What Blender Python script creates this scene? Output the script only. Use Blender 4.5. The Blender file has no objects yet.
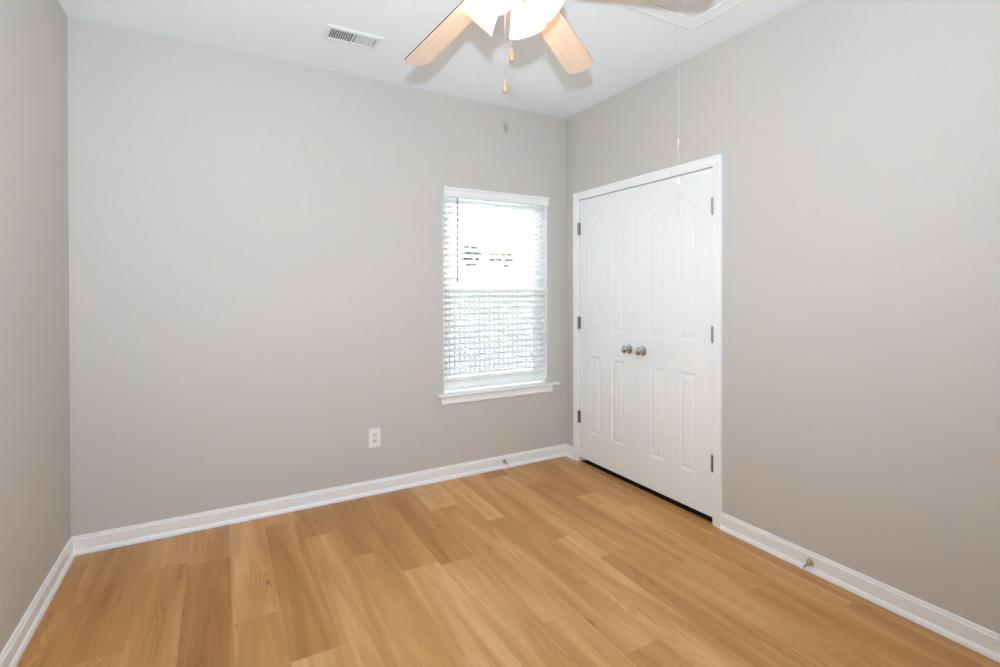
import bpy, bmesh, math, random
from mathutils import Vector, Matrix

# ------------------------------------------------------------------ camera, world, lights
XL, XR, YB, YF, H = -0.663, 2.472, 3.294, -0.30, 2.74      # room box
EYE = 1.3482
S = bpy.context.scene
COL = S.collection

yaw, pitch, roll, FPX, SY = 0.512519, -0.0058119, -0.0018797, 500.34, 292.86
r0 = Vector((math.cos(yaw), -math.sin(yaw), 0)); f0 = Vector((math.sin(yaw), math.cos(yaw), 0)); z0 = Vector((0, 0, 1))
fw = f0 * math.cos(pitch) + z0 * math.sin(pitch)
up = -f0 * math.sin(pitch) + z0 * math.cos(pitch)
rt = r0 * math.cos(roll) + up * math.sin(roll)
up2 = -r0 * math.sin(roll) + up * math.cos(roll)
cam = bpy.data.cameras.new('camera')
cam.sensor_width = 36.0; cam.lens = 36.0 * FPX / 1000.0
cam.shift_y = (SY - 333.5) / 1000.0
cam.clip_start = 0.02; cam.clip_end = 300
co = bpy.data.objects.new('camera', cam); COL.objects.link(co)
m3 = Matrix((rt, up2, -fw)).transposed()
co.matrix_world = Matrix.Translation((0, 0, EYE)) @ m3.to_4x4()
S.camera = co

W = bpy.data.worlds.new('sky'); S.world = W; W.use_nodes = True
bg = W.node_tree.nodes['Background']
bg.inputs['Color'].default_value = (0.93, 0.97, 1.0, 1)
bg.inputs['Strength'].default_value = 15.0

def lamp(name, kind, loc, energy, color, **kw):
    l = bpy.data.lights.new(name, kind); l.energy = energy; l.color = color
    for k, v in kw.items(): setattr(l, k, v)
    o = bpy.data.objects.new(name, l); COL.objects.link(o); o.location = loc
    return o
# the photographer's flash, held a little above the lens, turned up towards the ceiling
fl = lamp('camera_flash', 'SPOT', (0, 0, 1.60), 272, (0.728, 0.87, 1.0), spot_size=math.radians(178), spot_blend=1.0, shadow_soft_size=0.018)
fl.rotation_euler = Vector((0.28, 0.86, 0.52)).to_track_quat('-Z', 'Y').to_euler()

S.view_settings.view_transform = 'Standard'; S.view_settings.look = 'None'
S.view_settings.gamma = 1.0; S.view_settings.use_curve_mapping = False
S.view_settings.exposure = 0.0
S.cycles.use_denoising = True
S.cycles.max_bounces = 16; S.cycles.diffuse_bounces = 10; S.cycles.transmission_bounces = 10
S.cycles.caustics_reflective = False; S.cycles.caustics_refractive = False
S.cycles.sample_clamp_indirect = 60.0

# ------------------------------------------------------------------ helpers
def lin(r, g, b):
    f = lambda c: (c / 255) / 12.92 if c / 255 <= 0.04045 else (((c / 255) + 0.055) / 1.055) ** 2.4
    return (f(r), f(g), f(b), 1)

def mat(name, color=None, rough=0.5, metal=0.0, bump=0.0, bscale=200, spec=0.5, mottled=0.0, mscale=3.0):
    m = bpy.data.materials.new(name); m.use_nodes = True
    nt = m.node_tree; b = nt.nodes['Principled BSDF']
    b.inputs['Roughness'].default_value = rough; b.inputs['Metallic'].default_value = metal
    b.inputs['Specular IOR Level'].default_value = spec
    if color: b.inputs['Base Color'].default_value = color
    tc = nt.nodes.new('ShaderNodeTexCoord')
    if mottled:
        n = nt.nodes.new('ShaderNodeTexNoise'); n.inputs['Scale'].default_value = mscale; n.inputs['Detail'].default_value = 4
        nt.links.new(tc.outputs['Object'], n.inputs['Vector'])
        mx = nt.nodes.new('ShaderNodeMix'); mx.data_type = 'RGBA'
        mx.inputs['A'].default_value = tuple(c * (1 - mottled) for c in color[:3]) + (1,)
        mx.inputs['B'].default_value = tuple(min(1, c * (1 + mottled)) for c in color[:3]) + (1,)
        nt.links.new(n.outputs['Fac'], mx.inputs['Factor']); nt.links.new(mx.outputs['Result'], b.inputs['Base Color'])
    if bump:
        n = nt.nodes.new('ShaderNodeTexNoise'); n.inputs['Scale'].default_value = bscale; n.inputs['Detail'].default_value = 3
        nt.links.new(tc.outputs['Object'], n.inputs['Vector'])
        bp = nt.nodes.new('ShaderNodeBump'); bp.inputs['Strength'].default_value = bump; bp.inputs['Distance'].default_value = 0.002
        nt.links.new(n.outputs['Fac'], bp.inputs['Height']); nt.links.new(bp.outputs['Normal'], b.inputs['Normal'])
    return m

def tag(o, label=None, cat=None, group=None, kind=None):
    if label: o['label'] = label
    if cat: o['category'] = cat
    if group: o['group'] = group
    if kind: o['kind'] = kind
    return o

def empty(name, loc=(0, 0, 0), rot=(0, 0, 0), parent=None):
    o = bpy.data.objects.new(name, None); COL.objects.link(o)
    o.location = loc; o.rotation_euler = rot; o.empty_display_size = 0.05
    if parent: o.parent = parent
    return o

def obj(name, bm, m, parent=None, smooth=False, bevel=0.0, seg=2, loc=None, rot=None):
    bmesh.ops.recalc_face_normals(bm, faces=bm.faces)
    me = bpy.data.meshes.new(name); bm.to_mesh(me); bm.free()
    for mm in (m if isinstance(m, (list, tuple)) else [m]): me.materials.append(mm)
    if smooth:
        for p in me.polygons: p.use_smooth = True
    o = bpy.data.objects.new(name, me); COL.objects.link(o)
    if parent: o.parent = parent
    if loc is not None: o.location = loc
    if rot is not None: o.rotation_euler = rot
    if bevel:
        b = o.modifiers.new('bevel', 'BEVEL'); b.width = bevel; b.segments = seg; b.limit_method = 'ANGLE'; b.angle_limit = math.radians(40)
    return o

def NB(): return bmesh.new()

def box(bm, x0, x1, y0, y1, z0, z1, mi=0):
    v = [bm.verts.new(p) for p in ((x0,y0,z0),(x1,y0,z0),(x1,y1,z0),(x0,y1,z0),(x0,y0,z1),(x1,y0,z1),(x1,y1,z1),(x0,y1,z1))]
    for f in ((0,3,2,1),(4,5,6,7),(0,1,5,4),(1,2,6,5),(2,3,7,6),(3,0,4,7)):
        fc = bm.faces.new([v[i] for i in f]); fc.material_index = mi
    return v

def prism(bm, prof, a, b, fn, mi=0):
    """extrude a closed 2D profile from a to b; fn(u, v, t) -> point"""
    r = [[bm.verts.new(fn(u, v, t)) for u, v in prof] for t in (a, b)]
    n = len(prof)
    for i in range(n):
        f = bm.faces.new((r[0][i], r[0][(i+1) % n], r[1][(i+1) % n], r[1][i])); f.material_index = mi
    for q in (r[0], r[1]):
        f = bm.faces.new(q); f.material_index = mi

def lathe(bm, prof, n=24, M=None, mi=0):
    """revolve (radius, z) pairs round z, then transform by M"""
    M = M or Matrix.Identity(4); rings = []
    for r, z in prof:
        if r < 1e-6: rings.append([bm.verts.new(M @ Vector((0, 0, z)))])
        else: rings.append([bm.verts.new(M @ Vector((r*math.cos(2*math.pi*k/n), r*math.sin(2*math.pi*k/n), z))) for k in range(n)])
    for a, b in zip(rings, rings[1:]):
        for k in range(n):
            k2 = (k+1) % n
            if len(a) == 1 and len(b) == 1: continue
            if len(a) == 1: f = bm.faces.new((a[0], b[k], b[k2]))
            elif len(b) == 1: f = bm.faces.new((a[k], a[k2], b[0]))
            else: f = bm.faces.new((a[k], a[k2], b[k2], b[k]))
            f.material_index = mi; f.smooth = True

def tube(bm, pts, r, n=8, mi=0):
    pts = [Vector(p) for p in pts]; rings = []
    for i, p in enumerate(pts):
        d = (pts[min(i+1, len(pts)-1)] - pts[max(i-1, 0)]).normalized()
        a = d.orthogonal().normalized() if i == 0 else (rings_a - d * rings_a.dot(d)).normalized()
        rings_a = a; b = d.cross(a)
        rr = r[i] if isinstance(r, (list, tuple)) else r
        rings.append([bm.verts.new(p + a*rr*math.cos(2*math.pi*k/n) + b*rr*math.sin(2*math.pi*k/n)) for k in range(n)])
    for a, b in zip(rings, rings[1:]):
        for k in range(n):
            f = bm.faces.new((a[k], a[(k+1) % n], b[(k+1) % n], b[k])); f.material_index = mi; f.smooth = True
    for q in (rings[0], rings[-1]): bm.faces.new(q).material_index = mi

def axis_matrix(origin, direction):
    q = Vector((0, 0, 1)).rotation_difference(Vector(direction).normalized())
    return Matrix.Translation(origin) @ q.to_matrix().to_4x4()

# ------------------------------------------------------------------ materials
M_wall = mat('wall_paint', (0.575, 0.55, 0.52, 1), rough=0.62, bump=0.06, bscale=260, spec=0.3, mottled=0.012)
M_ceil = mat('ceiling_paint', (0.905, 0.95, 0.985, 1), rough=0.9, bump=0.05, bscale=180, spec=0.1)
M_trim = mat('trim_paint', (0.87, 0.875, 0.88, 1), rough=0.42, bump=0.02, bscale=60)
M_door = mat('door_paint', (0.845, 0.855, 0.855, 1), rough=0.65, bump=0.04, bscale=120, spec=0.3)
M_white = mat('white_plastic', (0.85, 0.85, 0.84, 1), rough=0.35, bump=0.01, bscale=90)
M_nickel = mat('satin_nickel', (0.52, 0.50, 0.48, 1), rough=0.22, metal=1.0, bump=0.02, bscale=300)
M_hinge = mat('hinge_nickel', (0.36, 0.32, 0.29, 1), rough=0.35, metal=1.0, bump=0.02, bscale=300)
M_brass = mat('aged_brass', (0.60, 0.47, 0.27, 1), rough=0.35, metal=1.0, bump=0.03, bscale=300)
M_dark = mat('dark_slot', (0.03, 0.03, 0.03, 1), rough=0.8, bump=0.02)
M_duct = mat('duct_interior', (0.20, 0.20, 0.21, 1), rough=0.8, bump=0.02)
M_cord = mat('white_cord', (0.80, 0.80, 0.78, 1), rough=0.8, bump=0.2, bscale=900)

def slat_material():
    m = bpy.data.materials.new('blind_vinyl'); m.use_nodes = True; nt = m.node_tree
    b = nt.nodes['Principled BSDF']; b.inputs['Base Color'].default_value = (0.91, 0.915, 0.92, 1); b.inputs['Roughness'].default_value = 0.4
    n = nt.nodes.new('ShaderNodeTexNoise'); n.inputs['Scale'].default_value = 40
    tc = nt.nodes.new('ShaderNodeTexCoord'); nt.links.new(tc.outputs['Object'], n.inputs['Vector'])
    bp = nt.nodes.new('ShaderNodeBump'); bp.inputs['Strength'].default_value = 0.03; bp.inputs['Distance'].default_value = 0.001
    nt.links.new(n.outputs['Fac'], bp.inputs['Height']); nt.links.new(bp.outputs['Normal'], b.inputs['Normal'])
    t = nt.nodes.new('ShaderNodeBsdfTranslucent'); t.inputs['Color'].default_value = (0.94, 0.95, 0.95, 1)
    mx = nt.nodes.new('ShaderNodeMixShader'); mx.inputs[0].default_value = 0.48
    nt.links.new(b.outputs[0], mx.inputs[1]); nt.links.new(t.outputs[0], mx.inputs[2])
    nt.links.new(mx.outputs[0], nt.nodes['Material Output'].inputs[0])
    return m
M_slat = slat_material()

def glass_pane():
    m = bpy.data.materials.new('window_glass'); m.use_nodes = True; nt = m.node_tree
    nt.nodes.remove(nt.nodes['Principled BSDF'])
    tr = nt.nodes.new('ShaderNodeBsdfTransparent'); tr.inputs[0].default_value = (0.93, 0.95, 0.95, 1)
    gl = nt.nodes.new('ShaderNodeBsdfGlossy'); gl.inputs['Roughness'].default_value = 0.02
    fr = nt.nodes.new('ShaderNodeFresnel'); fr.inputs[0].default_value = 1.45
    mx = nt.nodes.new('ShaderNodeMixShader')
    nt.links.new(fr.outputs[0], mx.inputs[0]); nt.links.new(tr.outputs[0], mx.inputs[1]); nt.links.new(gl.outputs[0], mx.inputs[2])
    nt.links.new(mx.outputs[0], nt.nodes['Material Output'].inputs[0])
    return m
M_glass = glass_pane()

def screen_material():
    m = bpy.data.materials.new('insect_screen'); m.use_nodes = True; nt = m.node_tree
    b = nt.nodes['Principled BSDF']; b.inputs['Base Color'].default_value = (0.12, 0.12, 0.12, 1); b.inputs['Roughness'].default_value = 0.7
    tr = nt.nodes.new('ShaderNodeBsdfTransparent')
    mx = nt.nodes.new('ShaderNodeMixShader'); mx.inputs[0].default_value = 0.30
    nt.links.new(tr.outputs[0], mx.inputs[1]); nt.links.new(b.outputs[0], mx.inputs[2])
    nt.links.new(mx.outputs[0], nt.nodes['Material Output'].inputs[0])
    return m
M_screen = screen_material()

def shade_glass():
    m = bpy.data.materials.new('frosted_glass'); m.use_nodes = True; nt = m.node_tree
    b = nt.nodes['Principled BSDF']; b.inputs['Base Color'].default_value = (0.92, 0.91, 0.88, 1); b.inputs['Roughness'].default_value = 0.25
    n = nt.nodes.new('ShaderNodeTexNoise'); n.inputs['Scale'].default_value = 25
    tc = nt.nodes.new('ShaderNodeTexCoord'); nt.links.new(tc.outputs['Object'], n.inputs['Vector'])
    bp = nt.nodes.new('ShaderNodeBump'); bp.inputs['Strength'].default_value = 0.05; bp.inputs['Distance'].default_value = 0.002
    nt.links.new(n.outputs['Fac'], bp.inputs['Height']); nt.links.new(bp.outputs['Normal'], b.inputs['Normal'])
    t = nt.nodes.new('ShaderNodeBsdfTranslucent'); t.inputs['Color'].default_value = (0.97, 0.97, 0.96, 1)
    mx = nt.nodes.new('ShaderNodeMixShader'); mx.inputs[0].default_value = 0.85
    nt.links.new(b.outputs[0], mx.inputs[1]); nt.links.new(t.outputs[0], mx.inputs[2])
    nt.links.new(mx.outputs[0], nt.nodes['Material Output'].inputs[0])
    return m
M_shade = shade_glass()

def emission(name, color, strength):
    m = bpy.data.materials.new(name); m.use_nodes = True; nt = m.node_tree
    b = nt.nodes['Principled BSDF']; b.inputs['Base Color'].default_value = (0.9, 0.9, 0.88, 1)
    b.inputs['Emission Color'].default_value = color; b.inputs['Emission Strength'].default_value = strength
    return m
M_bulb = emission('lit_bulb', (1.0, 0.66, 0.36, 1), 115.0)

def blade_wood(name, c1, c2, rough=0.35):
    m = bpy.data.materials.new(name); m.use_nodes = True; nt = m.node_tree; L = nt.links
    b = nt.nodes['Principled BSDF']; b.inputs['Roughness'].default_value = rough
    tc = nt.nodes.new('ShaderNodeTexCoord'); mp = nt.nodes.new('ShaderNodeMapping')
    mp.inputs['Scale'].default_value = (3, 60, 60); L.new(tc.outputs['Object'], mp.inputs['Vector'])
    n = nt.nodes.new('ShaderNodeTexNoise'); n.inputs['Scale'].default_value = 1.5; n.inputs['Detail'].default_value = 6; L.new(mp.outputs[0], n.inputs['Vector'])
    cr = nt.nodes.new('ShaderNodeValToRGB'); cr.color_ramp.elements[0].position = 0.3; cr.color_ramp.elements[1].position = 0.7
    cr.color_ramp.elements[0].color = c1; cr.color_ramp.elements[1].color = c2
    L.new(n.outputs['Fac'], cr.inputs[0]); L.new(cr.outputs[0], b.inputs['Base Color'])
    return m
M_maple = blade_wood('maple_veneer', (0.74, 0.56, 0.43, 1), (0.81, 0.64, 0.51, 1))
M_walnut = blade_wood('walnut_veneer', (0.09, 0.045, 0.025, 1), (0.16, 0.08, 0.045, 1))
M_knobwood = blade_wood('pull_wood', (0.38, 0.215, 0.095, 1), (0.46, 0.285, 0.14, 1), 0.3)

def floor_material():
    m = bpy.data.materials.new('oak_plank_floor'); m.use_nodes = True; nt = m.node_tree; L = nt.links; N = nt.nodes.new
    b = nt.nodes['Principled BSDF']
    at = N('ShaderNodeAttribute'); at.attribute_name = 'plank'          # r: tone, g/b: random offsets
    uv = N('ShaderNodeUVMap'); uv.uv_map = 'plank_uv'                   # metres across / along the plank
    sep = N('ShaderNodeSeparateColor'); L.new(at.outputs['Color'], sep.inputs[0])
    su = N('ShaderNodeSeparateXYZ'); L.new(uv.outputs[0], su.inputs[0])
    def math_(op, a, bb=None, c=None):
        n = N('ShaderNodeMath'); n.operation = op
        for i, v in enumerate((a, bb, c)):
            if v is None: continue
            if isinstance(v, (int, float)): n.inputs[i].default_value = v
            else: L.new(v, n.inputs[i])
        return n.outputs[0]
    ox = math_('MULTIPLY', sep.outputs[1], 37.0); oy = math_('MULTIPLY', sep.outputs[2], 53.0)
    u, v = su.outputs[0], su.outputs[1]
    def noise(sx, sy, detail=4, rough=0.5, dist=0.0, k=0.0):
        cx = N('ShaderNodeCombineXYZ')
        L.new(math_('MULTIPLY_ADD', u, sx, ox), cx.inputs[0]); L.new(math_('MULTIPLY_ADD', v, sy, oy), cx.inputs[1]); cx.inputs[2].default_value = k
        n = N('ShaderNodeTexNoise'); n.inputs['Scale'].default_value = 1.0; n.inputs['Detail'].default_value = detail
        n.inputs['Roughness'].default_value = rough; n.inputs['Distortion'].default_value = dist
        L.new(cx.outputs[0], n.inputs['Vector']); return n.outputs['Fac']
    broad = noise(9, 0.75, 2, 0.5, 0.9)
    mid = noise(26, 1.5, 3, 0.5, 1.6, 3.1)
    fine = noise(260, 9, 3, 0.6, 0.0, 7.7)
    # cathedral rings
    warp = noise(7, 0.9, 2, 0.5, 0.0, 11.0)
    ring = math_('SINE', math_('MULTIPLY', math_('ADD', math_('MULTIPLY', warp, 1.0), math_('MULTIPLY', mid, 0.08)), 130.0))
    ringm = math_('MULTIPLY', math_('MULTIPLY_ADD', ring, 0.5, 0.5), math_('SMOOTH_MIN', math_('MAXIMUM', math_('MULTIPLY_ADD', noise(6, 1.3, 1, 0.5, 0, 21.0), 4.0, -2.0), 0.0), 1.0, 0.1))
    # knots
    cx = N('ShaderNodeCombineXYZ'); L.new(math_('MULTIPLY_ADD', u, 9.0, ox), cx.inputs[0]); L.new(math_('MULTIPLY_ADD', v, 3.4, oy), cx.inputs[1])
    vo = N('ShaderNodeTexVoronoi'); vo.inputs['Scale'].default_value = 1.0; L.new(cx.outputs[0], vo.inputs['Vector'])
    sc = N('ShaderNodeSeparateColor'); L.new(vo.outputs['Color'], sc.inputs[0])
    kd = N('ShaderNodeMapRange'); kd.inputs['From Min'].default_value = 0.03; kd.inputs['From Max'].default_value = 0.135
    kd.inputs['To Min'].default_value = 1.0; kd.inputs['To Max'].default_value = 0.0
    L.new(math_('MULTIPLY_ADD', fine, 0.03, math_('MULTIPLY_ADD', mid, 0.10, math_('SUBTRACT', vo.outputs['Distance'], 0.05))), kd.inputs['Value'])
    knot = math_('MULTIPLY', kd.outputs[0], math_('GREATER_THAN', sc.outputs[0], 0.45))
    # sum
    t = math_('MULTIPLY_ADD', math_('SUBTRACT', sep.outputs[0], 0.5), 0.85, 0.5)
    t = math_('MULTIPLY_ADD', math_('SUBTRACT', broad, 0.5), 0.95, t)
    t = math_('MULTIPLY_ADD', math_('SUBTRACT', mid, 0.5), 0.30, t)
    t = math_('MULTIPLY_ADD', math_('SUBTRACT', fine, 0.5), 0.18, t)
    t = math_('MULTIPLY_ADD', ringm, -0.22, t)
    cr = N('ShaderNodeValToRGB'); e = cr.color_ramp.elements
    e[0].position = 0.05; e[0].color = FLOOR_C[0]
    e[1].position = 0.95; e[1].color = FLOOR_C[2]
    q = cr.color_ramp.elements.new(0.5); q.color = FLOOR_C[1]
    L.new(t, cr.inputs[0])
    mk = N('ShaderNodeMix'); mk.data_type = 'RGBA'; mk.inputs['B'].default_value = (0.16, 0.085, 0.04, 1)
    L.new(math_('MULTIPLY', knot, 0.72), mk.inputs['Factor']); L.new(cr.outputs[0], mk.inputs['A'])
    # seams
    at2 = N('ShaderNodeAttribute'); at2.attribute_name = 'plank_len'
    du = math_('MINIMUM', u, math_('SUBTRACT', 0.18, u)); dv = math_('MINIMUM', v, math_('SUBTRACT', at2.outputs['Fac'], v))
    seam = math_('LESS_THAN', math_('MINIMUM', du, dv), 0.0007)
    ms = N('ShaderNodeMix'); ms.data_type = 'RGBA'; ms.inputs['B'].default_value = (0.20, 0.11, 0.055, 1)
    L.new(math_('MULTIPLY', seam, 0.14), ms.inputs['Factor']); L.new(mk.outputs['Result'], ms.inputs['A'])
    L.new(ms.outputs['Result'], b.inputs['Base Color'])
    b.inputs['Roughness'].default_value = 0.40; b.inputs['Specular IOR Level'].default_value = 0.45
    bp = N('ShaderNodeBump'); bp.inputs['Strength'].default_value = 0.08; bp.inputs['Distance'].default_value = 0.001
    L.new(fine, bp.inputs['Height']); L.new(bp.outputs['Normal'], b.inputs['Normal'])
    return m
FLOOR_C = [(0.335, 0.141, 0.034, 1), (0.53, 0.264, 0.080, 1), (0.745, 0.462, 0.208, 1)]
M_floor = floor_material()

# ------------------------------------------------------------------ room shell
WX0, WX1, WZ0, WZ1 = 1.392, 2.284, 0.600, 2.072          # window opening
WD = 0.15                                                 # outer wall thickness
DY0, DY1, DZ = 1.892, 3.128, 2.056                        # closet opening (rough, jamb inside)

def build_floor():
    rnd = random.Random(11)
    bm = NB(); col = bm.loops.layers.float_color.new('plank'); ln = bm.loops.layers.float.new('plank_len'); uvl = bm.loops.layers.uv.new('plank_uv')
    # joints read along each row of planks (one of the joints; planks are 1.2 m long), tone of the planks from far to near
    rows = {-0.677: (2.75, [.45, .48, .5]), -0.497: (2.32, [.40, .55, .5]), -0.317: (1.72, [.52, .5, .5]), -0.137: (2.873, [.50, .20, .5]),
            0.043: (2.285, [.55, .50, .5]), 0.223: (3.145, [.55, .34, .74]), 0.403: (2.885, [.40, .56, .5]), 0.583: (2.56, [.42, .46, .52]),
            0.763: (2.31, [.42, .70, .55]), 0.943: (2.27, [.28, .60, .5]), 1.123: (1.666, [.74, .58, .5]), 1.303: (1.376, [.66, .62, .5]),
            1.483: (2.20, [.56, .66, .5]), 1.663: (1.945, [.30, .64, .5]), 1.843: (2.91, [.58, .34, .60]), 2.023: (2.595, [.44, .62, .46]),
            2.203: (2.327, [.40, .58, .48]), 2.383: (1.85, [.54, .38, .45])}
    xs = sorted(rows)
    x = xs[-1]
    while x < XR + 0.72:
        x += 0.18; rows[round(x, 3)] = (1.0 + 0.37 * len(rows) % 1.2, [.5, .5, .5])
    y_min, y_max = YF, YB
    for x0, (j, tones) in rows.items():
        xa, xb = max(x0, XL), min(x0 + 0.18, XR + 0.012)
        if xb - xa < 0.01: continue
        k = math.ceil((y_max - j) / 1.2); y = j + 1.2 * k; i = 0
        while y > y_min:
            ya, yb = y - 1.2, y
            a, bq = max(ya, y_min), min(yb, y_max)
            if bq - a > 0.005:
                vs = [bm.verts.new(p) for p in ((xa, a, 0), (xb, a, 0), (xb, bq, 0), (xa, bq, 0))]
                f = bm.faces.new(vs); tone = tones[min(i, len(tones)-1)] + rnd.uniform(-.03, .03)
                c = (tone, rnd.random(), rnd.random(), 1)
                for lp in f.loops:
                    lp[col] = c; lp[ln] = 1.2
                    lp[uvl].uv = (lp.vert.co.x - x0, lp.vert.co.y - ya)
                i += 1
            y -= 1.2
    o = obj('floor', bm, M_floor)
    return tag(o, 'light oak plank floor running the depth of the room', 'floor', kind='structure')
build_floor()
bm = NB(); box(bm, XL-0.12, XR+0.8, YF-0.12, YB+WD, -0.16, -0.002)
tag(obj('floor_slab', bm, M_dark), 'floor structure beneath the oak planks', 'floor', kind='structure')

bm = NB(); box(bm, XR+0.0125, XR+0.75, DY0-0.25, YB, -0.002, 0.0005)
M_gap_shade = mat('closet_gap_shade', (0.035, 0.028, 0.022, 1), rough=0.95, bump=0.5, bscale=400, spec=0.1)  # near-black colour paints in the shade of the gap beneath the doors
tag(obj('floor_closet_shade', bm, M_gap_shade), 'closet floor coloured near black as the shade under the double doors', 'floor', kind='structure')
bm = NB(); box(bm, XL-0.12, XR+0.8, YF-0.12, YB+WD, H, H+0.12)
tag(obj('ceiling', bm, M_ceil), 'flat white painted ceiling above the fan', 'ceiling', kind='structure')

def holed_wall(name, mk, a0, a1, b0, b1, ha0, ha1, hb0, hb1, label):
    """mk(bm, a0, a1, b0, b1) boxes a wall panel; the rectangle ha/hb is left open"""
    bm = NB()
    mk(bm, a0, ha0, b0, b1); mk(bm, ha1, a1, b0, b1); mk(bm, ha0, ha1, hb1, b1)
    if hb0 > b0: mk(bm, ha0, ha1, b0, hb0)
    bmesh.ops.remove_doubles(bm, verts=bm.verts, dist=1e-5)
    # drop the interior faces shared by neighbouring panels
    seen = {}
    for f in bm.faces: seen.setdefault(tuple(sorted(v.index for v in f.verts)), []).append(f)
    bm.verts.index_update()
    return tag(obj(name, bm, M_wall), label, 'wall', kind='structure')
holed_wall('wall_back', lambda bm, a, b, c, d: box(bm, a, b, YB, YB+WD, c, d), XL-0.12, XR+0.8, 0, H, WX0, WX1, WZ0, WZ1, 'greige painted back wall around the window')
holed_wall('wall_right', lambda bm, a, b, c, d: box(bm, XR, XR+0.115, a, b, c, d), YF-0.12, YB, 0, H, DY0, DY1, 0, DZ, 'greige painted right wall around the closet doors')
bm = NB(); box(bm, XL-0.12, XL, YF-0.12, YB, 0, H)
tag(obj('wall_left', bm, M_wall), 'greige painted left wall at the photo edge', 'wall', kind='structure')
bm = NB(); box(bm, XL, XR, YF-0.12, YF, 0, H)
tag(obj('wall_front', bm, M_wall), 'greige painted wall behind the viewer', 'wall', kind='structure')
bm = NB()
box(bm, XR+0.115, XR+0.75, DY0-0.30, DY0-0.25, 0, H); box(bm, XR+0.70, XR+0.75, DY0-0.25, YB, 0, H)
tag(obj('wall_closet', bm, M_wall), 'closet walls hidden behind the double doors', 'wall', kind='structure')

# ------------------------------------------------------------------ baseboards
HB = 0.092
base_prof = [(0, 0), (0.024, 0), (0.024, 0.004), (0.0228, 0.010), (0.0198, 0.0165), (0.0158, 0.0215), (0.0125, 0.0238), (0.0125, 0.064), (0.0115, 0.068),
             (0.0135, 0.071), (0.0130, 0.076), (0.0095, 0.079), (0.0085, 0.084), (0.0075, 0.090), (0.004, HB), (0, HB)]
def base_back(u, v, t): return (t, YB - u, v)
bm = NB(); r = [[bm.verts.new((XL + u if e == 0 else XR - u, YB - u, v)) for u, v in base_prof] for e in (0, 1)]
n = len(base_prof)
for i in range(n): bm.faces.new((r[0][i], r[0][(i+1) % n], r[1][(i+1) % n], r[1][i]))
bm.faces.new(r[0]); bm.faces.new(r[1])
tag(obj('baseboard_back', bm, M_trim), 'white moulded baseboard under the window wall', 'baseboard', kind='structure')
bm = NB(); r = [[bm.verts.new((XL + u, YF if e == 0 else YB - u, v)) for u, v in base_prof] for e in (0, 1)]
for i in range(n): bm.faces.new((r[0][i], r[0][(i+1) % n], r[1][(i+1) % n], r[1][i]))
bm.faces.new(r[0]); bm.faces.new(r[1])
tag(obj('baseboard_left', bm, M_trim), 'white moulded baseboard along the left wall', 'baseboard', kind='structure')
CW = 0.058                                                # casing width
CI0, CI1, CIZ = DY0 + 0.006, DY1 - 0.006, DZ - 0.004      # inner edge of the casing
bm = NB(); prism(bm, base_prof, YF, CI0 - CW, lambda u, v, t: (XR - u, t, v))
tag(obj('baseboard_right', bm, M_trim), 'long white moulded baseboard on the right wall beside the closet', 'baseboard', kind='structure')
bm = NB(); r = [[bm.verts.new((XR - u, CI1 + CW if e == 0 else YB - u, v)) for u, v in base_prof] for e in (0, 1)]
for i in range(n): bm.faces.new((r[0][i], r[0][(i+1) % n], r[1][(i+1) % n], r[1][i]))
bm.faces.new(r[0]); bm.faces.new(r[1])
tag(obj('baseboard_corner', bm, M_trim), 'short white baseboard between closet casing and the far corner', 'baseboard', kind='structure')
bm = NB(); r = [[bm.verts.new((XL if e == 0 else XR, YF + u, v)) for u, v in base_prof] for e in (0, 1)]
for i in range(n): bm.faces.new((r[0][i], r[0][(i+1) % n], r[1][(i+1) % n], r[1][i]))
bm.faces.new(r[0]); bm.faces.new(r[1])
tag(obj('baseboard_front', bm, M_trim), 'white baseboard behind the viewer', 'baseboard', kind='structure')

# ------------------------------------------------------------------ closet casing and jamb
cas_prof = [(0, 0), (0, 0.009), (0.004, 0.0115), (0.010, 0.0115), (0.014, 0.0135), (0.030, 0.0155), (0.044, 0.0165), (0.048, 0.0185), (0.054, 0.0185), (CW, 0.016), (CW, 0)]
bm = NB()                                                 # mitred frame: u outwards from the opening, v off the wall
rings = []
for (y, z, sy, sz) in ((CI0, 0, -1, 0), (CI0, CIZ, -1, 1), (CI1, CIZ, 1, 1), (CI1, 0, 1, 0)):
    rings.append([bm.verts.new((XR - v, y + sy*u, z + sz*u)) for u, v in cas_prof])
k = len(cas_prof)
for a, b in zip(rings, rings[1:]):
    for i in range(k): bm.faces.new((a[i], a[(i+1) % k], b[(i+1) % k], b[i]))
bm.faces.new(rings[0]); bm.faces.new(rings[-1])
JT = 0.0
trim1 = tag(obj('trim_1', bm, M_trim), 'white moulded casing framing the closet double doors', 'trim', kind='structure')
bm = NB()
box(bm, XR+0.0005, XR+0.115, DY0, DY0+0.004, 0, DZ-0.004); box(bm, XR+0.0005, XR+0.115, DY1-0.004, DY1, 0, DZ-0.004); box(bm, XR+0.0005, XR+0.115, DY0, DY1, DZ-0.004, DZ)
box(bm, XR+0.040, XR+0.075, DY0+0.004, DY0+0.016, 0, DZ-0.004); box(bm, XR+0.040, XR+0.075, DY1-0.016, DY1-0.004, 0, DZ-0.004); box(bm, XR+0.040, XR+0.075, DY0, DY1, DZ-0.016, DZ-0.004)
obj('door_jamb', bm, M_trim, trim1)

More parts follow.
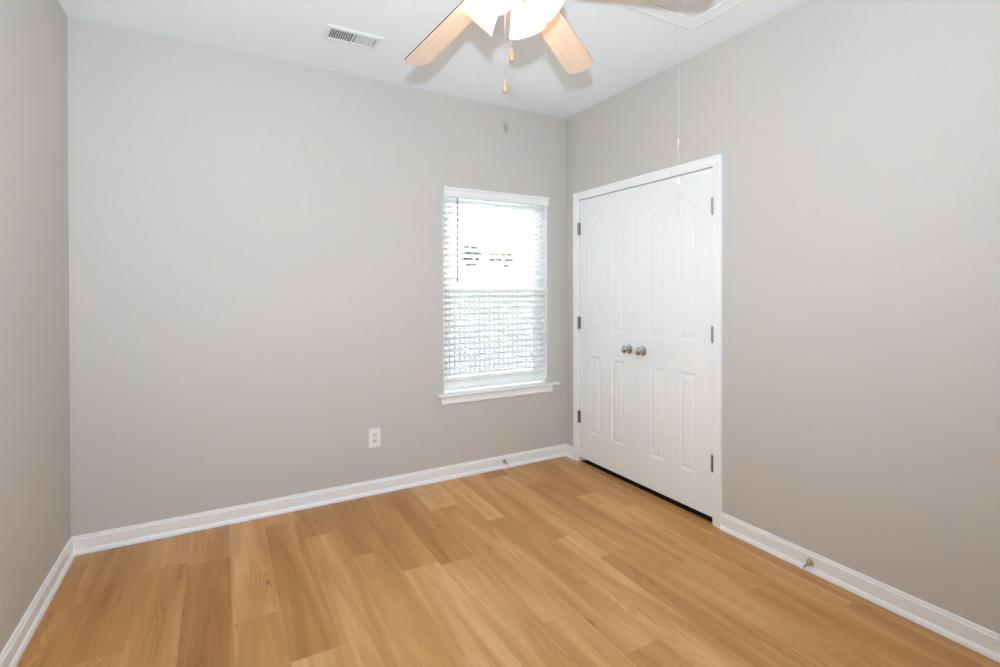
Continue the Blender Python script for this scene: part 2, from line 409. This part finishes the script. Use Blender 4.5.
# ------------------------------------------------------------------ closet doors
DW, DH, DT, DB = 0.6090, 2.011, 0.035, 0.036
def panel_ring(x0, x1, z0, z1, rise, d):
    """outline of one panel moulding, inset by d: (across, height) points; rise < 0 slopes the arch down towards x0, > 0 towards x1"""
    a, b, n = x0 + d, x1 - d, 10
    if not rise: return [(a, z0 + d), (b, z0 + d)] + [(b + (a-b)*i/n, z1 - d) for i in range(n+1)]
    def top(x):                                           # rises towards the middle of the door
        t = (x - x0) / (x1 - x0); t = t if rise < 0 else 1 - t
        return z1 + abs(rise) * (1.28*t - 0.28*t*t) - d * 1.13
    return [(a, z0 + d), (b, z0 + d)] + [(b + (a-b)*i/n, top(b + (a-b)*i/n)) for i in range(n+1)]
def door_panels():
    """four moulded panels; the two upper ones share one arch"""
    P = []; c = DW / 2
    for s in (-1, 1):
        x0, x1 = sorted((c + s*0.058, c + s*0.187))
        P.append((x0, x1, 0.214, 0.808, 0)); P.append((x0, x1, 1.003, 1.806, s*0.070))
    return P
def door_bm():
    """slab with its moulded face towards -x; local y across, z up"""
    bm = NB()
    outer = [bm.verts.new((0, y, z)) for y, z in ((0, 0), (DW, 0), (DW, DH), (0, DH))]
    edges = [bm.edges.new((outer[i], outer[(i+1) % 4])) for i in range(4)]
    loops = []
    for poly in door_panels():
        vs = [bm.verts.new((0, y, z)) for y, z in panel_ring(*poly, 0)]
        edges += [bm.edges.new((vs[i], vs[(i+1) % len(vs)])) for i in range(len(vs))]
        loops.append((poly, vs))
    bmesh.ops.triangle_fill(bm, edges=edges, use_beauty=True)
    for f in list(bm.faces):                              # clear the fill inside the panels
        ctr = f.calc_center_median()
        for poly, vs in loops:
            inside = all(v in vs for v in f.verts)
            if inside: bm.faces.remove(f); break
    for poly, vs in loops:
        prev = vs
        for d, dep in ((0.003, 0.0006), (0.010, 0.0044), (0.014, 0.0051), (0.018, 0.0049), (0.034, 0.0012), (0.038, 0.0008)):
            ring = [bm.verts.new((dep, y, z)) for y, z in panel_ring(*poly, d)]
            m = len(ring)
            for i in range(m): bm.faces.new((prev[i], prev[(i+1) % m], ring[(i+1) % m], ring[i]))
            prev = ring
        bm.faces.new(prev)
    back = [bm.verts.new((DT, v.co.y, v.co.z)) for v in outer]
    for i in range(4): bm.faces.new((outer[i], back[i], back[(i+1) % 4], outer[(i+1) % 4]))
    bm.faces.new(back)
    return bm
def hinge_bm(s):
    bm = NB()
    box(bm, -0.0015, 0.001, 0.0, s*0.016, -0.045, 0.045); box(bm, -0.0015, 0.001, -s*0.008, 0.0, -0.045, 0.045)
    M = Matrix.Translation((-0.0085, 0, 0))
    for z0_, z1_ in ((-0.045, -0.0275), (-0.027, -0.0095), (-0.009, 0.009), (0.0095, 0.027), (0.0275, 0.045)):
        lathe(bm, [(0, z0_), (0.0078, z0_), (0.0078, z1_), (0, z1_)], 12, M)
    lathe(bm, [(0, 0.045), (0.004, 0.045), (0.0055, 0.047), (0.003, 0.050), (0, 0.050)], 12, M)
    lathe(bm, [(0, -0.050), (0.003, -0.050), (0.0055, -0.047), (0.004, -0.045), (0, -0.045)], 12, M)
    for f in bm.faces: f.smooth = False
    return bm
def knob_bm():
    bm = NB(); M = axis_matrix((0, 0, 0), (-1, 0, 0))
    lathe(bm, [(0, 0), (0.032, 0), (0.0325, 0.003), (0.030, 0.006), (0.022, 0.0085), (0.014, 0.010), (0.0115, 0.013), (0.011, 0.024), (0.0125, 0.029),
               (0.019, 0.033), (0.0245, 0.039), (0.0265, 0.046), (0.0255, 0.053), (0.021, 0.059), (0.013, 0.0625), (0, 0.0635)], 32, M)
    return bm
for name, y0, hy, s, ky, label in (('door_1', DY0+0.0075, DY0+0.0055, 1, DY0+0.0075+DW-0.062, 'right leaf of the white closet double doors'),
                                   ('door_2', DY1-0.0075-DW, DY1-0.0055, -1, DY1-0.0075-DW+0.062, 'left leaf of the white closet double doors')):
    d = tag(obj(name, door_bm(), M_door, loc=(XR+0.002, y0, DB)), label, 'door', kind='structure')
    for hz in (1.825, 1.09, 0.352):
        h = obj('hinge', hinge_bm(s), M_hinge, d, loc=(-0.003, hy - y0, hz - DB)); h['label'] = 'dull metal butt hinge'
    kb = obj('door_knob', knob_bm(), M_nickel, d, loc=(0, ky - y0, 0.938 - DB)); kb['label'] = 'round satin nickel knob'

# ------------------------------------------------------------------ window
win = tag(empty('window_1', (WX0, YB, WZ0)), 'white single hung window behind the blind', 'window', kind='structure')
wx, wz = WX1-WX0, WZ1-WZ0
def wpart(name, bm, m, **k): return obj(name, bm, m, win, **k)
bm = NB(); jt = 0.004
box(bm, 0, jt, 0, WD, 0.03, wz); box(bm, wx-jt, wx, 0, WD, 0.03, wz); box(bm, 0, wx, 0, WD, wz-jt, wz)
wpart('jamb_lining', bm, M_trim)
F0, F1 = 0.085, 0.145
bm = NB(); fwid = 0.035
box(bm, jt, fwid, F0, F1, 0.03, wz-jt); box(bm, wx-fwid, wx-jt, F0, F1, 0.03, wz-jt); box(bm, fwid, wx-fwid, F0, F1, wz-fwid-jt, wz-jt); box(bm, fwid, wx-fwid, F0, F1, 0.03, 0.03+fwid)
wpart('window_frame', bm, M_white, bevel=0.002)
mz = 1.35 - WZ0
def sash(y0, y1, z0, z1, name):
    bm = NB(); t = 0.04
    box(bm, fwid, fwid+t, y0, y1, z0, z1); box(bm, wx-fwid-t, wx-fwid, y0, y1, z0, z1); box(bm, fwid+t, wx-fwid-t, y0, y1, z0, z0+t); box(bm, fwid+t, wx-fwid-t, y0, y1, z1-t, z1)
    s = wpart(name, bm, M_white, bevel=0.002)
    g = NB(); box(g, fwid+t-0.004, wx-fwid-t+0.004, (y0+y1)/2-0.002, (y0+y1)/2+0.002, z0+t-0.004, z1-t+0.004)
    obj('pane', g, M_glass, s)
sash(0.115, 0.140, mz-0.02, wz-fwid-jt, 'upper_sash')
sash(0.090, 0.114, 0.03+fwid, mz+0.02, 'lower_sash')
bm = NB(); box(bm, fwid, wx-fwid, 0.1415, 0.1425, 0.03+fwid, mz); wpart('insect_screen', bm, M_screen)
# stool with horns and rounded nose, apron below
bm = NB()
prof = [(0.0, 0.0), (-0.030, 0.0), (-0.036, 0.003), (-0.039, 0.009), (-0.036, 0.015), (-0.030, 0.018), (0.0, 0.018)]
z_st = -0.012
prism(bm, prof, -0.042, wx+0.092, lambda u, v, t: (t, u, z_st + v))
box(bm, 0, wx, 0, 0.085, z_st, z_st+0.018)
wpart('window_stool', bm, M_trim)
bm = NB()
aprof = [(0, 0), (-0.011, 0), (-0.014, 0.006), (-0.014, 0.016), (-0.011, 0.020), (-0.010, 0.048), (-0.014, 0.054), (0, 0.054)]
prism(bm, aprof, -0.020, wx+0.045, lambda u, v, t: (t, u, z_st - 0.054 + v))
wpart('window_apron', bm, M_trim)

# ------------------------------------------------------------------ blind
bl = tag(empty('window_blind', (WX0, YB, WZ1)), 'white wide slat horizontal blind, half open, filling the window', 'blind')
bm = NB(); box(bm, 0.006, wx-0.006, 0.004, 0.058, -0.046, -0.005); obj('headrail', bm, M_white, bl, bevel=0.002)
bm = NB()
vprof = [(0, 0), (-0.003, 0.003), (-0.004, 0.012), (-0.006, 0.020), (-0.006, 0.044), (-0.010, 0.050), (-0.012, 0.058), (-0.012, 0.066), (0, 0.068)]
prism(bm, [(u*1.0 - 0.004, v) for u, v in vprof], 0.0, wx+0.010, lambda u, v, t: (t, u, -0.056 + v))
for x in (0.0, wx+0.006): box(bm, x, x+0.004, -0.008, -0.001, -0.056, 0.010)
obj('valance', bm, M_white, bl)
SP, SW_, TILT = 0.0430, 0.050, math.radians(SLAT_TILT if 'SLAT_TILT' in globals() else -27)
def slat_section(c_y, c_z, w, th, tilt, crown):
    """closed curved section; the room-side edge is tipped up"""
    top, bot = [], []
    for i in range(7):
        s = -0.5 + i/6; h = crown * (1 - 4*s*s)
        for lst, off in ((top, th/2), (bot, -th/2)):
            a, b = s*w, h + off
            lst.append((c_y + a*math.cos(tilt) - b*math.sin(tilt), c_z + a*math.sin(tilt) + b*math.cos(tilt)))
    return top + bot[::-1]
bm = NB(); z = -0.086; zs = []; rnd = random.Random(4)
while z > -(wz - 0.062):
    zs.append(z)
    sec = slat_section(0.034, z, SW_, 0.0028, TILT + rnd.uniform(-0.03, 0.03), 0.002)
    dz = rnd.uniform(-0.0012, 0.0012)
    prism(bm, sec, 0.008, wx-0.008, lambda u, v, t: (t, u, v + dz*(t/wx)))
    z -= SP
for p in bm.faces: p.smooth = False
obj('slats', bm, M_slat, bl)
bm = NB(); zb_ = -(wz - 0.031)
sec = slat_section(0.034, zb_, 0.052, 0.018, math.radians(-20), 0.001)
prism(bm, sec, 0.008, wx-0.008, lambda u, v, t: (t, u, v))
obj('bottom_rail', bm, M_white, bl, bevel=0.002)
for x in (0.10, wx/2, wx-0.10):
    bm = NB()
    for y in (0.010, 0.058): tube(bm, [(x, y, -0.046), (x, y, zb_)], 0.0008, 6)
    for zz in zs: tube(bm, [(x, 0.010, zz+0.013), (x, 0.058, zz-0.014)], 0.0006, 5)
    obj('ladder_cord', bm, M_cord, bl)
bm = NB(); tube(bm, [(0.108, -0.010, -0.058), (0.108, -0.010, -0.062)], 0.003, 8); tube(bm, [(0.108, -0.010, -0.062), (0.107, -0.010, -0.60), (0.107, -0.010, -0.672)], [0.0062, 0.0062, 0.0068], 6)
M_wand = mat('clear_acrylic_wand', (0.42, 0.43, 0.44, 1), rough=0.3, bump=0.01)
wd_ = obj('tilt_wand', bm, M_wand, bl); wd_['label'] = 'grey translucent tilt wand'
for x in (0.0, wx-0.012):
    bm = NB(); box(bm, x+0.002, x+0.010, 0.000, 0.012, zb_-0.012, zb_+0.008)
    obj('hold_down_bracket', bm, M_nickel if x else M_white, bl, bevel=0.001)

# ------------------------------------------------------------------ outlet
out = tag(empty('wall_outlet', (0.897, YB, 0.370)), 'white duplex electrical outlet low on the back wall', 'outlet')
bm = NB(); box(bm, -0.040, 0.040, -0.0055, 0, -0.0625, 0.0625); obj('cover_plate', bm, M_white, out, bevel=0.004, seg=3)
M_ivory = mat('outlet_face', (0.74, 0.73, 0.70, 1), rough=0.4, bump=0.01)
for sz in (0.0195, -0.0195):
    bm = NB(); ring = []
    for i in range(24):
        a = 2*math.pi*i/24; ring.append((max(-0.0145, min(0.0145, 0.0172*math.cos(a))), max(-0.0135, min(0.0135, 0.0172*math.sin(a)))))
    prism(bm, ring, -0.0072, -0.004, lambda u, v, t: (u, t, sz + v))
    rc = obj('receptacle', bm, M_ivory, out)
    bm = NB()
    box(bm, -0.0072, -0.0052, -0.0078, -0.0070, sz-0.002, sz+0.0075); box(bm, 0.0052, 0.0072, -0.0078, -0.0070, sz-0.001, sz+0.0065)
    lathe(bm, [(0, 0.0070), (0.0026, 0.0070), (0.0026, 0.0078), (0, 0.0078)], 12, axis_matrix((0, 0, sz-0.008), (0, -1, 0)))
    obj('slots', bm, M_dark, rc)
bm = NB(); lathe(bm, [(0, 0.005), (0.0035, 0.005), (0.0035, 0.006), (0.002, 0.0068), (0, 0.0068)], 14, axis_matrix((0, 0, 0), (0, -1, 0))); obj('screw', bm, M_nickel, out)

# ------------------------------------------------------------------ door stops on the baseboards
def door_stop(loc, d, label):
    r = tag(empty('door_stop', loc), label, 'door stop', 'door stops on the baseboards')
    d = Vector(d).normalized(); M = axis_matrix((0, 0, 0), d)
    bm = NB(); lathe(bm, [(0, 0), (0.0145, 0), (0.0150, 0.004), (0.0135, 0.010), (0.0095, 0.017), (0.0065, 0.024), (0, 0.024)], 20, M); obj('flange', bm, M_brass, r)
    bm = NB(); lathe(bm, [(0, 0.022), (0.0066, 0.022), (0.0050, 0.030), (0.0042, 0.045), (0.0042, 0.062), (0, 0.062)], 16, M); obj('stem', bm, M_brass, r)
    bm = NB(); lathe(bm, [(0, 0.060), (0.0062, 0.060), (0.0066, 0.066), (0.0062, 0.074), (0.0045, 0.077), (0, 0.077)], 16, M)
    t = obj('bumper_tip', bm, M_white, r); t['label'] = 'white rubber tip'
door_stop((1.882, YB-0.0125, 0.052), (0.0, -1, -0.12), 'brass door stop with white tip on baseboard under the window')
door_stop((XR-0.0125, 1.352, 0.045), (-1, 0.0, -0.12), 'brass door stop with white tip on baseboard right of the closet')

# ------------------------------------------------------------------ ceiling register
vt = tag(empty('ceiling_vent', (0.650, 2.803, H)), 'white rectangular air register on the ceiling left of the fan', 'vent')
VX, VY = 0.148, 0.080
bm = NB()
fp = [(0, 0), (0, -0.003), (0.006, -0.008), (0.022, -0.010), (0.026, -0.008), (0.026, 0)]
rings = [[bm.verts.new((sx*(VX-u), sy*(VY-u), v)) for u, v in fp] for sx, sy in ((-1, -1), (1, -1), (1, 1), (-1, 1))]
k = len(fp)
for q in range(4):
    a, b = rings[q], rings[(q+1) % 4]
    for i in range(k): bm.faces.new((a[i], a[(i+1) % k], b[(i+1) % k], b[i]))
box(bm, -0.004, 0.004, -VY+0.026, VY-0.026, -0.008, -0.001)
obj('frame', bm, M_white, vt)
bm = NB(); box(bm, -VX+0.02, VX-0.02, -VY+0.02, VY-0.02, -0.0012, -0.0003); obj('duct_opening', bm, M_duct, vt)
bm = NB(); nl = 9
for side in (-1, 1):
    for i in range(nl):
        xc = side * (0.012 + (VX-0.026-0.016) * (i+0.5)/nl); t = 0.0055
        for (xa, xb) in ((xc - t*0.9, xc + t*0.1),):
            v = [bm.verts.new(p) for p in ((xc + side*0.0035, -VY+0.026, -0.0085), (xc - side*0.0035, -VY+0.026, -0.0020), (xc - side*0.0045, -VY+0.026, -0.0030), (xc + side*0.0022, -VY+0.026, -0.0092),
                                           (xc + side*0.0035, VY-0.026, -0.0085), (xc - side*0.0035, VY-0.026, -0.0020), (xc - side*0.0045, VY-0.026, -0.0030), (xc + side*0.0022, VY-0.026, -0.0092))]
            for f in ((0,1,2,3),(7,6,5,4),(0,4,5,1),(1,5,6,2),(2,6,7,3),(3,7,4,0)): bm.faces.new([v[i_] for i_ in f])
obj('louvers', bm, M_white, vt)
bm = NB(); tube(bm, [(-VX+0.016, 0.0, -0.008), (-VX+0.014, 0.0, -0.020)], 0.0022, 8); obj('damper_lever', bm, M_white, vt)

# ------------------------------------------------------------------ attic hatch and its cord
HX0, HX1, HY0, HY1 = 1.600, 2.193, 0.420, 1.824
ah = tag(empty('attic_hatch', ((HX0+HX1)/2, (HY0+HY1)/2, H)), 'white trimmed attic hatch in the ceiling above the closet side', 'hatch')
hx, hy = (HX1-HX0)/2, (HY1-HY0)/2
bm = NB()
fp = [(0, 0), (0, -0.0165), (0.004, -0.0185), (0.010, -0.0185), (0.014, -0.016), (0.030, -0.0145), (0.050, -0.0115), (0.060, -0.0115), (0.066, -0.009), (0.070, -0.009), (0.070, 0)]
rings = [[bm.verts.new((sx*(hx-u), sy*(hy-u), v)) for u, v in fp] for sx, sy in ((-1, -1), (1, -1), (1, 1), (-1, 1))]
k = len(fp)
for q in range(4):
    a, b = rings[q], rings[(q+1) % 4]
    for i in range(k): bm.faces.new((a[i], a[(i+1) % k], b[(i+1) % k], b[i]))
obj('hatch_trim', bm, M_trim, ah)
bm = NB(); box(bm, -hx+0.073, hx-0.073, -hy+0.073, hy-0.073, -0.006, -0.0002); obj('hatch_panel', bm, M_trim, ah, bevel=0.002)
cord = tag(empty('pull_cord', (1.911, 1.663, H)), 'thin white pull cord hanging from the attic hatch before the closet', 'cord')
bm = NB()
def cx(z): t = (H - z); return (0.004*math.sin(t*2.2), 0.002*math.sin(t*3.1), -t)
tube(bm, [cx(H - 0.006 - i*0.05) for i in range(19)] , 0.0010, 6)
obj('line', bm, M_cord, cord)
bm = NB()
zk = 2.055
p = Vector(cx(zk)); lathe(bm, [(0, -0.012), (0.0028, -0.010), (0.0036, 0), (0.0028, 0.010), (0, 0.012)], 10, Matrix.Translation(p))
tube(bm, [p + Vector((0.000, 0, 0.008)), p + Vector((-0.005, 0, -0.006)), p + Vector((-0.007, 0, -0.030)), p + Vector((-0.006, 0, -0.040))], 0.0012, 6)
obj('knot', bm, M_cord, cord)
bm = NB(); p = Vector(cx(1.862))
lathe(bm, [(0, 0.020), (0.003, 0.020), (0.0045, 0.012), (0.0075, -0.004), (0.0100, -0.014), (0.0095, -0.017), (0, -0.017)], 16, Matrix.Translation(p)); obj('bell_pull', bm, M_white, cord)
bm = NB(); tube(bm, [cx(1.850), cx(1.820), cx(1.790)], [0.0012, 0.0014, 0.0012], 6)
lathe(bm, [(0, 0.012), (0.003, 0.008), (0.0042, 0), (0.0034, -0.008), (0, -0.010)], 10, Matrix.Translation(Vector(cx(1.790)))); obj('end_knot', bm, M_cord, cord)

# ------------------------------------------------------------------ ceiling fan
FX, FY = 0.8996, 1.5077
fan = tag(empty('ceiling_fan', (FX, FY, H)), 'maple bladed ceiling fan with lit frosted glass shades', 'ceiling fan')
bm = NB(); lathe(bm, [(0, 0), (0.075, 0), (0.078, -0.012), (0.070, -0.040), (0.045, -0.055), (0.018, -0.062), (0, -0.062)], 40); obj('canopy', bm, M_nickel, fan)
bm = NB(); lathe(bm, [(0, -0.058), (0.0135, -0.058), (0.0135, -0.115), (0, -0.115)], 20); obj('downrod', bm, M_nickel, fan)
bm = NB(); lathe(bm, [(0, -0.105), (0.030, -0.105), (0.052, -0.118), (0.100, -0.140), (0.128, -0.170), (0.132, -0.205), (0.128, -0.240), (0.110, -0.262), (0.080, -0.275), (0.072, -0.290), (0, -0.290)], 48); obj('motor_housing', bm, M_nickel, fan)
bm = NB(); lathe(bm, [(0, -0.288), (0.056, -0.288), (0.058, -0.300), (0.058, -0.325), (0.050, -0.340), (0.030, -0.352), (0.014, -0.356), (0.010, -0.366), (0.006, -0.374), (0, -0.376)], 40); obj('switch_housing', bm, M_nickel, fan)

ZB = -0.260
def blade_outline():
    r0_, r1_, w0, w1 = 0.140, 0.664, 0.054, 0.0645
    pts = []
    def corner(cx_, cy_, r, a0, a1, n=6):
        for i in range(n+1):
            a = a0 + (a1-a0)*i/n; pts.append((cx_ + r*math.cos(a), cy_ + r*math.sin(a)))
    corner(r0_+0.02, -w0+0.02, 0.02, math.pi*1.5, math.pi, 4); pts.reverse()
    a = list(pts); pts.clear()
    corner(r1_-0.034, -w1+0.034, 0.034, -math.pi/2, -0.12, 7)
    for i in range(1, 6): t = i/6; pts.append((r1_ + 0.004*math.sin(math.pi*t), -w1+0.034 + (2*w1-0.068)*t))
    corner(r1_-0.034, w1-0.034, 0.034, 0.12, math.pi/2, 7)
    b = list(pts); pts.clear()
    corner(r0_+0.02, w0-0.02, 0.02, math.pi/2, math.pi, 4)
    return a + b + list(pts)
def blade_bm():
    bm = NB(); o = blade_outline(); t = 0.0055
    top = [bm.verts.new((x, y, t/2)) for x, y in o]; bot = [bm.verts.new((x, y, -t/2)) for x, y in o]
    bm.faces.new(top).material_index = 1; bm.faces.new(bot[::-1]).material_index = 0
    for i in range(len(o)):
        j = (i+1) % len(o); bm.faces.new((bot[i], bot[j], top[j], top[i])).material_index = 1
    return bm
def iron_bm():
    bm = NB()
    # flat plate on the blade's back, arm rising to the motor
    o = [(0.155, -0.018), (0.185, -0.038), (0.220, -0.034), (0.240, -0.012), (0.240, 0.012), (0.220, 0.034), (0.185, 0.038), (0.155, 0.018)]
    prism(bm, o, 0.003, 0.0075, lambda u, v, t: (u, v, t))
    c = [(0.070, 0.006), (0.100, 0.009), (0.130, 0.010), (0.170, 0.0075), (0.225, 0.006)]
    prev = None
    for x, z in c:
        w = 0.017
        ring = [bm.verts.new(q) for q in ((x, -w, z-0.003), (x, w, z-0.003), (x, w, z+0.003), (x, -w, z+0.003))]
        if prev:
            for i in range(4): bm.faces.new((prev[i], prev[(i+1) % 4], ring[(i+1) % 4], ring[i]))
        else: bm.faces.new(ring)
        prev = ring
    bm.faces.new(prev)
    return bm
def screw_bm():
    bm = NB(); lathe(bm, [(0, -0.0052), (0.003, -0.0050), (0.0048, -0.0036), (0.0052, -0.0027), (0, -0.0027)], 12)
    return bm
bl0 = blade_bm(); ir0 = iron_bm()
first = None
for k in range(5):
    ang = math.radians(29.5 + 72*k)
    if first is None:
        b_ = obj('blade', bl0, [M_maple, M_walnut], fan, loc=(0, 0, ZB), rot=(0, 0, 0))
        i_ = obj('blade_iron', ir0, M_nickel, b_)
        first = [b_, i_] + [obj('screw', screw_bm(), M_hinge, b_, loc=(x, y, 0)) for x, y in ((0.185, 0.024), (0.185, -0.024), (0.222, 0.0))]
    else:
        b_ = first[0].copy(); COL.objects.link(b_)
        for q in first[1:]:
            c_ = q.copy(); COL.objects.link(c_); c_.parent = b_
    b_.rotation_mode = 'QUATERNION'
    b_.rotation_quaternion = (Matrix.Rotation(ang, 3, 'Z') @ Matrix.Rotation(math.radians(10.3), 3, 'Y') @ Matrix.Rotation(math.radians(-10.3), 3, 'X')).to_quaternion()

# light kit: four tulip shades tipped outwards
SH_AZ = [35.6, 125.6, 215.6, 305.6]
RIM_R, RIM_Z, TL, SL = 0.140, -0.423, math.radians(45), 0.104
sh_prof = [(0.022, 0.0), (0.026, 0.006), (0.030, 0.016), (0.038, 0.032), (0.047, 0.050), (0.0535, 0.068), (0.060, 0.084), (0.066, 0.097), (0.0725, SL)]
def shade_bm(M):
    bm = NB(); lathe(bm, sh_prof + [(r_ - 0.003, z_ - (0.001 if i else 0)) for i, (r_, z_) in enumerate(sh_prof[::-1])], 40, M)
    return bm
for az in SH_AZ:
    a = math.radians(az); ax = Vector((math.cos(a)*math.cos(TL), math.sin(a)*math.cos(TL), -math.sin(TL)))
    rim = Vector((math.cos(a)*RIM_R, math.sin(a)*RIM_R, RIM_Z)); neck = rim - ax*SL
    M = axis_matrix(neck, ax)
    bm = NB(); st = Vector((math.cos(a)*0.035, math.sin(a)*0.035, -0.318))
    tube(bm, [st, st*0.4 + (neck - ax*0.02)*0.6 + Vector((0, 0, 0.004)), neck - ax*0.012], 0.008, 10)
    lathe(bm, [(0, -0.016), (0.017, -0.016), (0.024, -0.008), (0.025, 0.006), (0.0255, 0.008), (0, 0.008)], 24, M)
    arm = obj('light_socket', bm, M_nickel, fan)
    obj('lamp_shade', shade_bm(M), M_shade, fan)
    bm = NB(); lathe(bm, [(0, 0.008), (0.012, 0.008), (0.012, 0.022), (0.018, 0.036), (0.0235, 0.052), (0.022, 0.066), (0.013, 0.076), (0, 0.079)], 24, M)
    bb = obj('bulb', bm, M_bulb, fan)
# pull chains
def to_local(x, y, z): return Vector((x - FX, y - FY, z - H))
for (cxy, ztop, zbot, plen) in (((0.880, 1.480), 2.395, 2.130, 0.046), ((0.854, 1.480), 2.400, 2.019, 0.046)):
    p0 = to_local(*cxy, ztop); p1 = to_local(*cxy, zbot + plen)
    hx_ = Vector((p0.x, p0.y, 0)).normalized() * 0.054
    bm = NB(); nb = int((p0.z - p1.z) / 0.006)
    tube(bm, [Vector((hx_.x*0.95, hx_.y*0.95, p0.z+0.010)), p0 + Vector((0, 0, 0.006)), p0], 0.0016, 6)
    tube(bm, [p0, p1], 0.0006, 6)
    for i in range(nb):
        q = p0 + (p1-p0)*i/nb
        lathe(bm, [(0, -0.0016), (0.0011, -0.0007), (0.0011, 0.0007), (0, 0.0016)], 6, Matrix.Translation(q))
    if zbot < 2.1: lathe(bm, [(0, -0.005), (0.0024, -0.003), (0.0024, 0.003), (0, 0.005)], 10, Matrix.Translation((p0.x, p0.y, to_local(0, 0, 2.176).z)))
    ch = obj('pull_chain', bm, M_hinge, fan)
    bm = NB(); lathe(bm, [(0, plen), (0.0022, plen), (0.0030, plen-0.004), (0.0050, plen*0.70), (0.0068, plen*0.42), (0.0088, plen*0.22), (0.0083, plen*0.10), (0.0050, 0.001), (0, 0)], 20, Matrix.Translation((p1.x, p1.y, p1.z - plen)))
    w_ = obj('wooden_pendant', bm, M_knobwood, ch); w_['label'] = 'turned light wood pull'

# ------------------------------------------------------------------ outdoors beyond the blind
GZ = -0.45
M_grass = mat('lawn', (0.18, 0.18, 0.165, 1), rough=0.9, mottled=0.3, mscale=2.0, bump=0.3, bscale=40)
bm = NB(); box(bm, -40, 60, YB+WD+0.02, 70, GZ-0.1, GZ)
tag(obj('ground', bm, M_grass), 'pale lawn outside beyond the window', 'ground', kind='structure')
M_fence = mat('pale_fence', (0.30, 0.30, 0.31, 1), rough=0.8, mottled=0.12, mscale=6)
M_fback = mat('dark_fence_boards', (0.055, 0.055, 0.058, 1), rough=0.8, mottled=0.2, mscale=6)
fe = tag(empty('garden_fence', (5.2, 7.0, GZ)), 'pale picket fence outside, seen through the lower half of the blind', 'fence')
FH = 2.18
bm = NB(); x = -3.6
while x < 3.6:
    h = FH + 0.02*math.sin(x*7)
    prism(bm, [(x, 0.04), (x+0.070, 0.04), (x+0.070, h-0.02), (x+0.055, h), (x+0.015, h), (x, h-0.02)], -0.01, 0.01, lambda u, v, t: (u, t, v)); x += 0.086
obj('pickets', bm, M_fence, fe)
bm = NB()
for zz in (0.35, 1.10, 1.85): box(bm, -3.6, 3.6, 0.012, 0.05, zz, zz+0.09)
obj('rails', bm, M_fence, fe)
bm = NB(); x = -3.7
while x < 3.6: box(bm, x, x+0.20, 0.052, 0.070, 0.04, FH - 0.08); x += 0.21
obj('back_boards', bm, M_fback, fe)
for i in range(4):
    bm = NB(); box(bm, -0.05, 0.05, 0, 0.10, 0, FH+0.05); obj('post', bm, M_fence, fe, loc=(-3.5 + 2.3*i, 0.072, 0))
M_leaf = mat('dry_foliage', (0.085, 0.066, 0.040, 1), rough=0.9, mottled=0.35, mscale=3)
M_bark = mat('bark', (0.16, 0.12, 0.09, 1), rough=0.9, mottled=0.3, mscale=8)
def tree(x, y, crown_w, top, base, seed, label):
    t = tag(empty('tree', (x, y, GZ)), label, 'tree', 'trees beyond the fence')
    r = random.Random(seed); bm = NB()
    tube(bm, [(0, 0, 0), (0.03, 0, (base-GZ)*0.6), (0, 0.02, base-GZ+0.6)], [0.16, 0.13, 0.08], 10)
    for i in range(5):
        a = r.uniform(0, 6.28); tube(bm, [(0, 0, base-GZ), (math.cos(a)*crown_w*0.25, math.sin(a)*0.3, base-GZ+0.7)], [0.06, 0.03], 6)
    obj('trunk', bm, M_bark, t)
    bm = NB(); hgt = (top-base)/2
    for i in range(1100):
        d = Vector((r.gauss(0, 1), r.gauss(0, 1), r.gauss(0, 1))).normalized() * r.uniform(0.55, 1.0)
        lump = 1 + 0.14*math.sin(d.x*6 + seed) * math.cos(d.z*5 + seed)
        c = Vector((d.x*crown_w/2*lump, d.y*crown_w/2*lump, d.z*hgt*lump + (top+base)/2 - GZ))
        s = r.uniform(0.10, 0.22); e1 = Vector((r.gauss(0, 1), r.gauss(0, 1), r.gauss(0, 1))).normalized(); e2 = e1.orthogonal().normalized()
        vs = [bm.verts.new(c + e1*s*q1 + e2*s*0.6*q2) for q1, q2 in ((-1, 0), (0, -1), (1, 0), (0, 1))]
        bm.faces.new(vs)
    obj('crown', bm, M_leaf, t)
tree(19.6, 40.0, 1.9, 5.75, 3.2, 3, 'tall narrow tan tree beyond the fence, left of two')
tree(22.9, 40.5, 2.7, 5.2, 3.2, 8, 'broad low tan tree beyond the fence, right of two')
